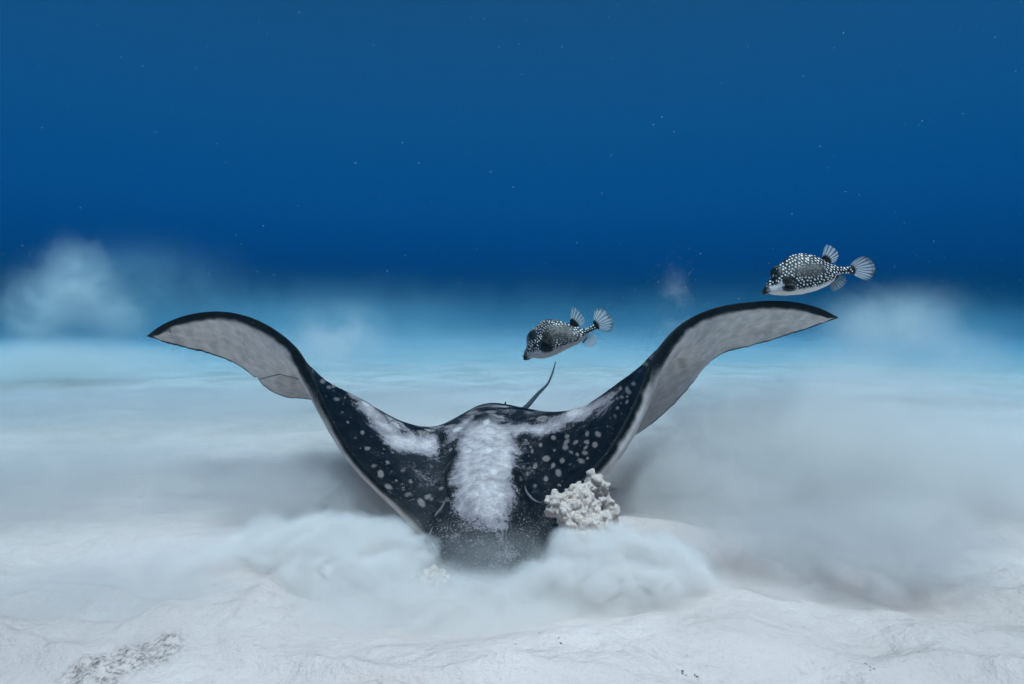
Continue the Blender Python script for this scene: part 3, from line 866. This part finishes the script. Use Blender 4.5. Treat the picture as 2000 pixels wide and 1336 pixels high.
# ------------------------------------------------------------------ billows of clumped sand beside the head
def ico(sub):
    bm = bmesh.new(); bmesh.ops.create_icosphere(bm, subdivisions=sub, radius=1.0)
    bm.verts.ensure_lookup_table()
    v = np.array([w.co[:] for w in bm.verts]); f = np.array([[w.index for w in g.verts] for g in bm.faces]); bm.free()
    return v, f
ICO = {k: ico(k) for k in (1, 2, 3)}
class Balls:
    def __init__(s): s.v, s.f, s.n = [], [], 0
    def add(s, c, r, sub=2, M=None):
        v, f = ICO[sub]
        w = v * r if M is None else (v * r) @ np.array(M).T
        s.v.append(w + np.asarray(c)); s.f.append(f + s.n); s.n += len(v)
    def obj(s, name, mat, org=(0, 0, 0), smooth=True):
        o = mesh_obj(name, np.concatenate(s.v) - np.asarray(org), np.concatenate(s.f).tolist(), mat, smooth=smooth)
        o.location = org
        return o
def build_clump(name, label, blobs, voxel, sub_n, seed, cat="sand clump"):
    rg = np.random.default_rng(seed)
    B = Balls()
    org = pix(*blobs[0][:3]); org[2] = 0.0
    unit = lambda v: v / np.linalg.norm(v)
    for (px_, py_, d_, rpx) in blobs:
        c = pix(px_, py_, d_); r = rpx / F * d_
        r *= .93
        B.add(c, r * .86, 3)
        for k in range(sub_n):
            v = unit(rg.normal(0, 1, 3) + np.array([0, -.35, .35]))
            r2 = r * rg.uniform(.22, .60)
            c2 = c + v * r * .84
            B.add(c2, r2, 2)
            for k2 in range(2):
                v2 = unit(v + rg.normal(0, .7, 3))
                B.add(c2 + v2 * r2 * .8, r2 * rg.uniform(.38, .62), 2)
    o = B.obj(name, CLUMP, org)
    rm = o.modifiers.new("remesh", 'REMESH'); rm.mode = 'VOXEL'; rm.voxel_size = voxel * .8; rm.use_smooth_shade = True
    tx = bpy.data.textures.new('lumps', 'CLOUDS'); tx.noise_scale = .007; tx.noise_depth = 3
    dm = o.modifiers.new('displace', 'DISPLACE'); dm.texture = tx; dm.texture_coords = 'GLOBAL'; dm.strength = .0055; dm.mid_level = .5
    sm = o.modifiers.new("smooth", 'SMOOTH'); sm.factor = .5; sm.iterations = 3
    tag(o, label, cat)
    return o
build_clump("sand_clump", "lumpy cauliflower burst of cream sand beside the ray's head",
    [(1085, 975, 1.12, 15), (1100, 985, 1.13, 18), (1120, 965, 1.14, 18), (1140, 975, 1.13, 18), (1125, 992, 1.12, 18), (1105, 1010, 1.11, 20), (1085, 1000, 1.12, 15),
     (1145, 1005, 1.12, 18), (1160, 992, 1.13, 15), (1142, 958, 1.15, 13), (1130, 952, 1.16, 11), (1172, 1012, 1.12, 14), (1185, 1022, 1.12, 13), (1165, 1030, 1.11, 18),
     (1135, 1030, 1.11, 22), (1110, 1040, 1.11, 22), (1150, 1055, 1.10, 26), (1190, 1040, 1.12, 12), (1120, 1075, 1.10, 28), (1160, 1085, 1.10, 26)], 0.0017, 15, 3)
build_clump("sand_clump", "grey shaded lump of sand behind the cream cauliflower burst",
    [(1158, 938, 1.20, 17), (1172, 955, 1.20, 19), (1150, 955, 1.20, 16), (1182, 980, 1.20, 18), (1192, 1008, 1.20, 20), (1180, 1035, 1.20, 26)], 0.0026, 9, 4)
build_clump("sand_clump", "small knobbly burst of sand under the ray's cheek",
    [(848, 1116, 1.06, 10), (836, 1124, 1.06, 11), (858, 1126, 1.06, 12), (872, 1134, 1.05, 11), (846, 1136, 1.05, 14), (826, 1138, 1.05, 11), (862, 1146, 1.05, 16), (840, 1152, 1.05, 15)], 0.0015, 15, 5)

# ------------------------------------------------------------------ sediment clouds
_cloud_mats = {}
def cloud_mat(dens, scale, thr, soft, col, step, detail=4.0, warp=0.35, width=0.35, floor=0.12, rough=0.64):
    key = (dens, scale, thr, soft, col, step, detail, warp, width, floor, rough)
    if key in _cloud_mats: return _cloud_mats[key]
    m = NT("sediment_cloud")
    oc = m.n("ShaderNodeTexCoord").outputs["Object"]
    pos = m.n("ShaderNodeNewGeometry").outputs["Position"]
    r = m.vmath('LENGTH', oc).outputs["Value"]
    n1 = m.noise(pos, scale, detail + 1.0, rough, 0.8)
    rr = m.math('ADD', r, m.math('MULTIPLY', m.math('SUBTRACT', n1, 0.5), warp * 2))
    shell = m.ramp(rr, 0.88, 0.88 - soft, 0.0, 1.0)
    inside = m.ramp(r, 1.0, 0.86, 0.0, 1.0)
    body = m.ramp(n1, thr, thr + width, floor, 1.0)
    d = m.math('MULTIPLY', m.math('MULTIPLY', shell, inside), m.math('MULTIPLY', body, dens))
    v = m.n("ShaderNodeVolumePrincipled", {"Density": d, "Color": rgb(*col)})
    v.inputs["Anisotropy"].default_value = -0.2
    m.vol(v)
    m.m.cycles.volume_step_rate = step
    _cloud_mats[key] = m.m
    return m.m
def cloud(label, c, rad, dens, scale=9.0, thr=0.38, soft=0.6, col=(.9995, .951, .917), step=0.5, detail=4.0, warp=0.35, rot=0.0, width=0.35, floor=0.12, rough=0.64):
    bm = bmesh.new(); bmesh.ops.create_icosphere(bm, subdivisions=3, radius=1.03)
    me = bpy.data.meshes.new("sand_cloud"); bm.to_mesh(me); bm.free()
    me.materials.append(cloud_mat(dens, scale, thr, soft, col, step, detail, warp, width, floor, rough))
    o = bpy.data.objects.new("sand_cloud", me); COL.objects.link(o)
    o.location = c; o.scale = rad; o.rotation_euler = (0, 0, rot)
    tag(o, label, "sand cloud", kind="stuff")
    return o
GREY_SHADE = (.93, .89, .865); DIM_SHADE = (.78, .745, .73)  # darkened copies of the silt colour: shade painted in, besides denser coarse sand
# white billows rolling round the head: several overlapping puffs each
for (px_, py_, d_, rx, ry, rz, dn) in [(690, 1100, 1.16, .19, .16, .095, 46), (520, 1110, 1.17, .25, .18, .090, 36), (350, 1130, 1.17, .26, .18, .080, 26), (760, 1150, 1.03, .20, .12, .06, 34)]:
    cloud("soft white bank of stirred sand drifting from the ray's cheek", pix(px_, py_, d_), (rx, ry, rz), dn, 9, .40, .7, step=.3, warp=.8, width=.22, detail=5, rough=.7)
cloud("soft white bank of stirred sand under the cream burst", pix(1220, 1130, 1.05), (.22, .13, .080), 46, 10, .40, .7, step=.3, warp=.8, width=.22, detail=5, rough=.7)
rgc = np.random.default_rng(33)
LEFT = [(812, 1085, 1.10, .040), (770, 1062, 1.13, .048), (735, 1045, 1.15, .050), (690, 1035, 1.17, .046), (610, 1040, 1.17, .05), (520, 1050, 1.18, .05), (700, 1085, 1.10, .055), (660, 1055, 1.15, .055), (625, 1082, 1.11, .055), (585, 1062, 1.15, .052),
        (545, 1090, 1.12, .058), (505, 1078, 1.15, .048), (465, 1100, 1.13, .052), (420, 1095, 1.16, .046), (760, 1120, 1.06, .050), (680, 1125, 1.06, .052), (590, 1130, 1.07, .050), (370, 1125, 1.14, .046)]
RIGHT = [(1105, 1052, 1.07, .030), (1165, 1058, 1.07, .034), (1200, 1045, 1.09, .028), (1105, 1085, 1.05, .036), (1140, 1072, 1.06, .040), (1180, 1095, 1.03, .044), (1215, 1070, 1.06, .042), (1255, 1085, 1.04, .046), (1295, 1080, 1.06, .042), (1330, 1105, 1.04, .044),
         (1355, 1130, 1.03, .036), (1090, 1125, 1.01, .042), (1150, 1135, 1.00, .044), (1225, 1135, 1.00, .046), (1290, 1140, 1.00, .042), (1040, 1132, 1.02, .034)]
for who, lst in (("ray's cheek", LEFT), ("cream burst of sand", RIGHT)):
    for (px_, py_, d_, r_) in lst:
        k_ = rgc.uniform(.8, 1.25, 3)
        cloud("white curling puff of stirred sand near the " + who, pix(px_, py_, d_), (r_ * 1.45 * k_[0], r_ * 1.1 * k_[1], r_ * .95 * k_[2]), 105, 20, .42, .5, step=.45, warp=1.0, width=.20, detail=4, rough=.70, rot=rgc.uniform(0, 3))
cloud("low apron of settling silt in front of the right billow", pix(1240, 1185, .99), (.30, .14, .045), 36, 9, .36, .8, step=.35, warp=.6)
cloud("faint dust hanging over the ray's face", pix(960, 1085, 1.04), (.17, .05, .075), 11, 12, .36, .9, step=.4, warp=.7, rough=.7)
cloud("veil of sand over the buried snout", pix(965, 1182, 1.00), (.25, .075, .066), 60, 15, .36, .6, step=.35, warp=.45)
cloud("low skirt of settling silt on the sand round the ray's head", pix(870, 1190, 1.02), (.85, .30, .060), 46, 8, .34, .8, step=.35, warp=.5)
cloud("thin dark layer of silt added to shade the sand behind the ray", pix(1000, 785, 3.4), (3.6, 1.6, .10), 2.0, 1.6, .34, .8, col=DIM_SHADE, step=.3, warp=.4)  # added layer: absorbs light so the middle ground turns darker
cloud("thin mist of silt under the left wing, greyed to paint its shadow", pix(650, 965, 1.46), (.40, .24, .14), 34, 8, .40, .7, col=DIM_SHADE, step=.35, warp=.5, width=.25)  # wing shadow put into the silt colour
cloud("thin haze of silt over the sand on the far left", pix(200, 965, 1.7), (1.0, .55, .17), 16, 4.5, .38, .7, col=DIM_SHADE, step=.35, warp=.5)
cloud("thin dim layer of silt added to darken the sand beyond the left wing", pix(250, 800, 3.2), (2.4, 1.2, .16), 3.5, 2.2, .36, .8, col=DIM_SHADE, step=.35, warp=.6)  # added only to bring the sand here down in tone
cloud("wide low fog of silt lying round the ray", pix(1000, 985, 1.55), (1.8, .70, .15), 9, 4, .38, .8, col=DIM_SHADE, step=.3, warp=.5)
cloud("thin grey veil of silt added to shade the near sand and rubble", pix(330, 1190, 1.05), (.64, .32, .080), 20, 6, .38, .7, col=DIM_SHADE, step=.35, warp=.5, width=.25)  # added dark veil standing in for the bluish shadow on this sand
cloud("broad grey mist of silt right of the ray, shade mixed into its colour", pix(1640, 930, 1.60), (.78, .46, .33), 18, 4.5, .38, .75, col=GREY_SHADE, step=.35, warp=.6, width=.2, floor=.18, rough=.66, detail=4)
cloud("denser silt rolling over the sand right of the cream burst, darkened as shade", pix(1530, 1060, 1.36), (.44, .22, .16), 48, 7, .42, .7, col=DIM_SHADE, step=.35, warp=.8, width=.18, floor=.06, rough=.68, detail=4)  # shadowed core painted by a darker silt colour
cloud("bank of silt darkened as shade, rolling along the near sand right of the billow", pix(1640, 1085, 1.14), (.42, .20, .115), 40, 8, .42, .75, col=DIM_SHADE, step=.35, warp=.9, width=.18, floor=.05, rough=.68, detail=4)  # dark by colour, in place of shade on the bank
for (px_, py_, d_, rx, ry, rz, dn) in [(1440, 955, 1.38, .16, .14, .10, 14), (1610, 880, 1.5, .22, .16, .12, 10), (1760, 1010, 1.3, .20, .14, .09, 14), (1880, 900, 1.5, .22, .16, .12, 10), (1680, 1120, 1.12, .16, .10, .05, 22)]:
    cloud("light drifting puff inside the grey silt right of the ray", pix(px_, py_, d_), (rx, ry, rz), dn, 8, .42, .8, step=.4, warp=.95, width=.22, floor=.03, rough=.68, detail=4)
cloud("silt low behind the right billow, coloured brown for deep shadow", pix(1440, 1125, 1.15), (.11, .08, .06), 70, 14, .42, .7, col=(.70, .58, .53), step=.4, warp=.9, width=.2, floor=.03, rough=.7)  # deep shadow painted as a brown silt colour
cloud("silt hanging under the right wing, its shadow painted as grey", pix(1300, 960, 1.50), (.16, .16, .14), 30, 10, .40, .6, col=DIM_SHADE, step=.35, warp=.5, width=.22)  # shadow within the cloud, painted by the darker silt colour
for (px_, py_, d_, rx, ry, rz, dn) in [(70, 610, 5.6, .42, .4, .50, 13), (150, 560, 5.4, .42, .4, .54, 17), (225, 620, 5.8, .42, .4, .40, 9), (110, 690, 5.2, .75, .5, .26, 6)]:
    cloud("tall pale plume of silt in the far left water", pix(px_, py_, d_), (rx, ry, rz), dn, 3.6, .38, .95, step=.4, warp=.8, width=.4, floor=.08, detail=4, rough=.7)
cloud("pale base of silt spreading below the tall puff", pix(110, 710, 5.2), (1.6, .9, .26), 8, 2.0, .36, .8, step=.35, warp=.5)
cloud("blue haze of silt behind the tall pale puff", pix(260, 560, 10.0), (2.5, 1.3, 1.1), 1.0, 1.5, .40, .8, step=.35, warp=.6)
for (px_, py_, d_, rx, ry, rz, dn) in [(1700, 640, 3.8, .42, .4, .32, 10), (1790, 635, 4.0, .40, .4, .36, 10), (1880, 700, 3.8, .45, .4, .28, 6), (1640, 720, 3.5, .50, .4, .22, 6)]:
    cloud("pale plume of silt beyond the right wing tip", pix(px_, py_, d_), (rx, ry, rz), dn, 4.0, .38, .95, step=.4, warp=.8, width=.4, floor=.08, detail=4, rough=.7)
cloud("small wisp of silt rising behind the right wing", pix(1318, 610, 2.8), (.12, .10, .32), 14, 9, .44, .9, step=.35, warp=.9, width=.3, floor=0, detail=5)
cloud("faint puff of silt behind the left wing", pix(660, 660, 3.4), (.42, .26, .28), 9, 4.5, .42, .75, step=.35, warp=.6, width=.3, floor=.03)
cloud("long low haze of silt across the far sand", pix(950, 668, 18.0), (34.0, 8.0, 2.1), .42, .75, .36, 1.0, step=.3, warp=.9, rough=.7)
cloud("uneven bank of silt drifting behind the ray's left wing", pix(620, 655, 12.0), (4.6, 2.5, 1.45), 1.6, 1.1, .40, .95, step=.3, warp=.9, floor=.05, detail=4, rough=.7)
cloud("uneven bank of silt drifting far behind the right wing tip", pix(1820, 660, 12.0), (3.4, 2.5, 1.05), 1.3, 1.1, .40, .95, step=.3, warp=.9, floor=.05, detail=4, rough=.7)
cloud("low haze of silt hugging the sand beyond the ray", pix(1000, 700, 8.0), (12.0, 3.0, .55), .9, .8, .34, 1.0, step=.3, warp=.4)

# ------------------------------------------------------------------ water
def build_water():
    x0, x1, y0, y1 = EXT
    z0, z1 = -1.2, WATER_TOP
    v = [(x, y, z) for x in (x0, x1) for y in (y0, y1) for z in (z0, z1)]
    f = [(0, 1, 3, 2), (4, 6, 7, 5), (0, 4, 5, 1), (2, 3, 7, 6), (0, 2, 6, 4), (1, 5, 7, 3)]
    o = mesh_obj("haze", v, f, mat_water(), smooth=False)
    tag(o, "clear blue sea water fading into the distance", kind="stuff")
build_water()

# ------------------------------------------------------------------ small stuff
def build_specks():
    rg = np.random.default_rng(21)
    B = Balls()
    for k in range(420):
        d = rg.uniform(.8, 4.5); x = rg.uniform(-80, 2080); y = rg.uniform(-40, 640)
        r = rg.choice([.0006, .0008, .0011, .0016]) * d * rg.uniform(.5, .95) * .55
        M = np.array(Matrix.Rotation(rg.uniform(0, 6.28), 3, 'Y')) @ np.diag([1, .6, rg.uniform(.4, 1)])
        B.add(pix(x, y, d), r, 1, M)
    o = B.obj("drifting_specks", mat_plain("speck", (.75, .72, .68), .8, .1))
    tag(o, "tiny pale specks drifting in the open blue water", kind="stuff")
build_specks()

def build_fragments():
    rg = np.random.default_rng(12)
    B = Balls(); pts = []
    for (px_, py_, n, sp_) in [(1165, 1242, 3, .012), (1100, 1312, 7, .03), (1345, 1330, 6, .012), (1705, 1312, 5, .010), (1815, 1334, 3, .006)]:
        c = on_sand(px_, py_)
        pts += [(c[0] + rg.normal(0, sp_), c[1] + rg.normal(0, sp_ * .7)) for k in range(n)]
    pts = np.array(pts); zz = seabed_height(pts[:, 0], pts[:, 1])
    for (x, y), z in zip(pts, zz):
        M = np.array(Matrix.Rotation(rg.uniform(0, 6.28), 3, 'Z') @ Matrix.Rotation(rg.uniform(-.6, .6), 3, 'X')) @ np.diag([1, rg.uniform(.3, .7), rg.uniform(.25, .5)])
        B.add((x, y, z + .001), rg.uniform(.0006, .0022), 1, M @ (np.eye(3) + rg.normal(0, .12, (3, 3))))
    o = B.obj("shell_fragments", mat_plain("shell_fragment", (.22, .19, .18), .8, .2))
    tag(o, "small dark bits of shell scattered on the near sand", kind="stuff")
build_fragments()

def build_grains():
    rg = np.random.default_rng(77)
    C, n_ = [], 0
    spots_ = [(pix(640, 1070, 1.12), (.30, .14, .06), 9000), (pix(1200, 1090, 1.05), (.18, .10, .06), 7000), (pix(960, 1075, 1.04), (.14, .05, .06), 3500), (pix(960, 1150, 1.0), (.40, .10, .03), 5000),
              (pix(1290, 960, 1.35), (.12, .14, .09), 4000), (pix(1600, 980, 1.35), (.40, .22, .12), 6000), (pix(700, 960, 1.4), (.22, .14, .08), 4000), (pix(250, 980, 1.5), (.5, .25, .09), 3500),
              (pix(130, 580, 5.4), (.35, .3, .3), 2500), (pix(1318, 590, 2.8), (.07, .06, .16), 900), (pix(1750, 640, 3.9), (.4, .3, .22), 2500)]
    tet = np.array([(1, 1, 1), (-1, -1, 1), (-1, 1, -1), (1, -1, -1)]) / 1.732
    for (c, sg, n) in spots_:
        p = c + rg.normal(0, 1, (n, 3)) * np.array(sg) * .75
        p = p[p[:, 2] > .01]
        r = np.clip(rg.lognormal(-8.15, .45, len(p)), .00012, .0011) * (p[:, 1] / 1.1) ** .8
        C.append((p, r))
    P_ = np.concatenate([c[0] for c in C]); r_ = np.concatenate([c[1] for c in C])
    V_ = (P_[:, None, :] + r_[:, None, None] * tet[None]).reshape(-1, 3)
    base = np.arange(len(P_))[:, None, None] * 4
    F_ = (base + np.array([(0, 1, 2), (0, 3, 1), (0, 2, 3), (1, 3, 2)])[None]).reshape(-1, 3)
    o = mesh_obj("sand_grains", V_, F_.tolist(), mat_plain("sand_grain", (.80, .66, .60), .9, .1, .4, 400), smooth=False)
    tag(o, "fine sand grains whirling in the stirred clouds round the ray", kind="stuff")
build_grains()
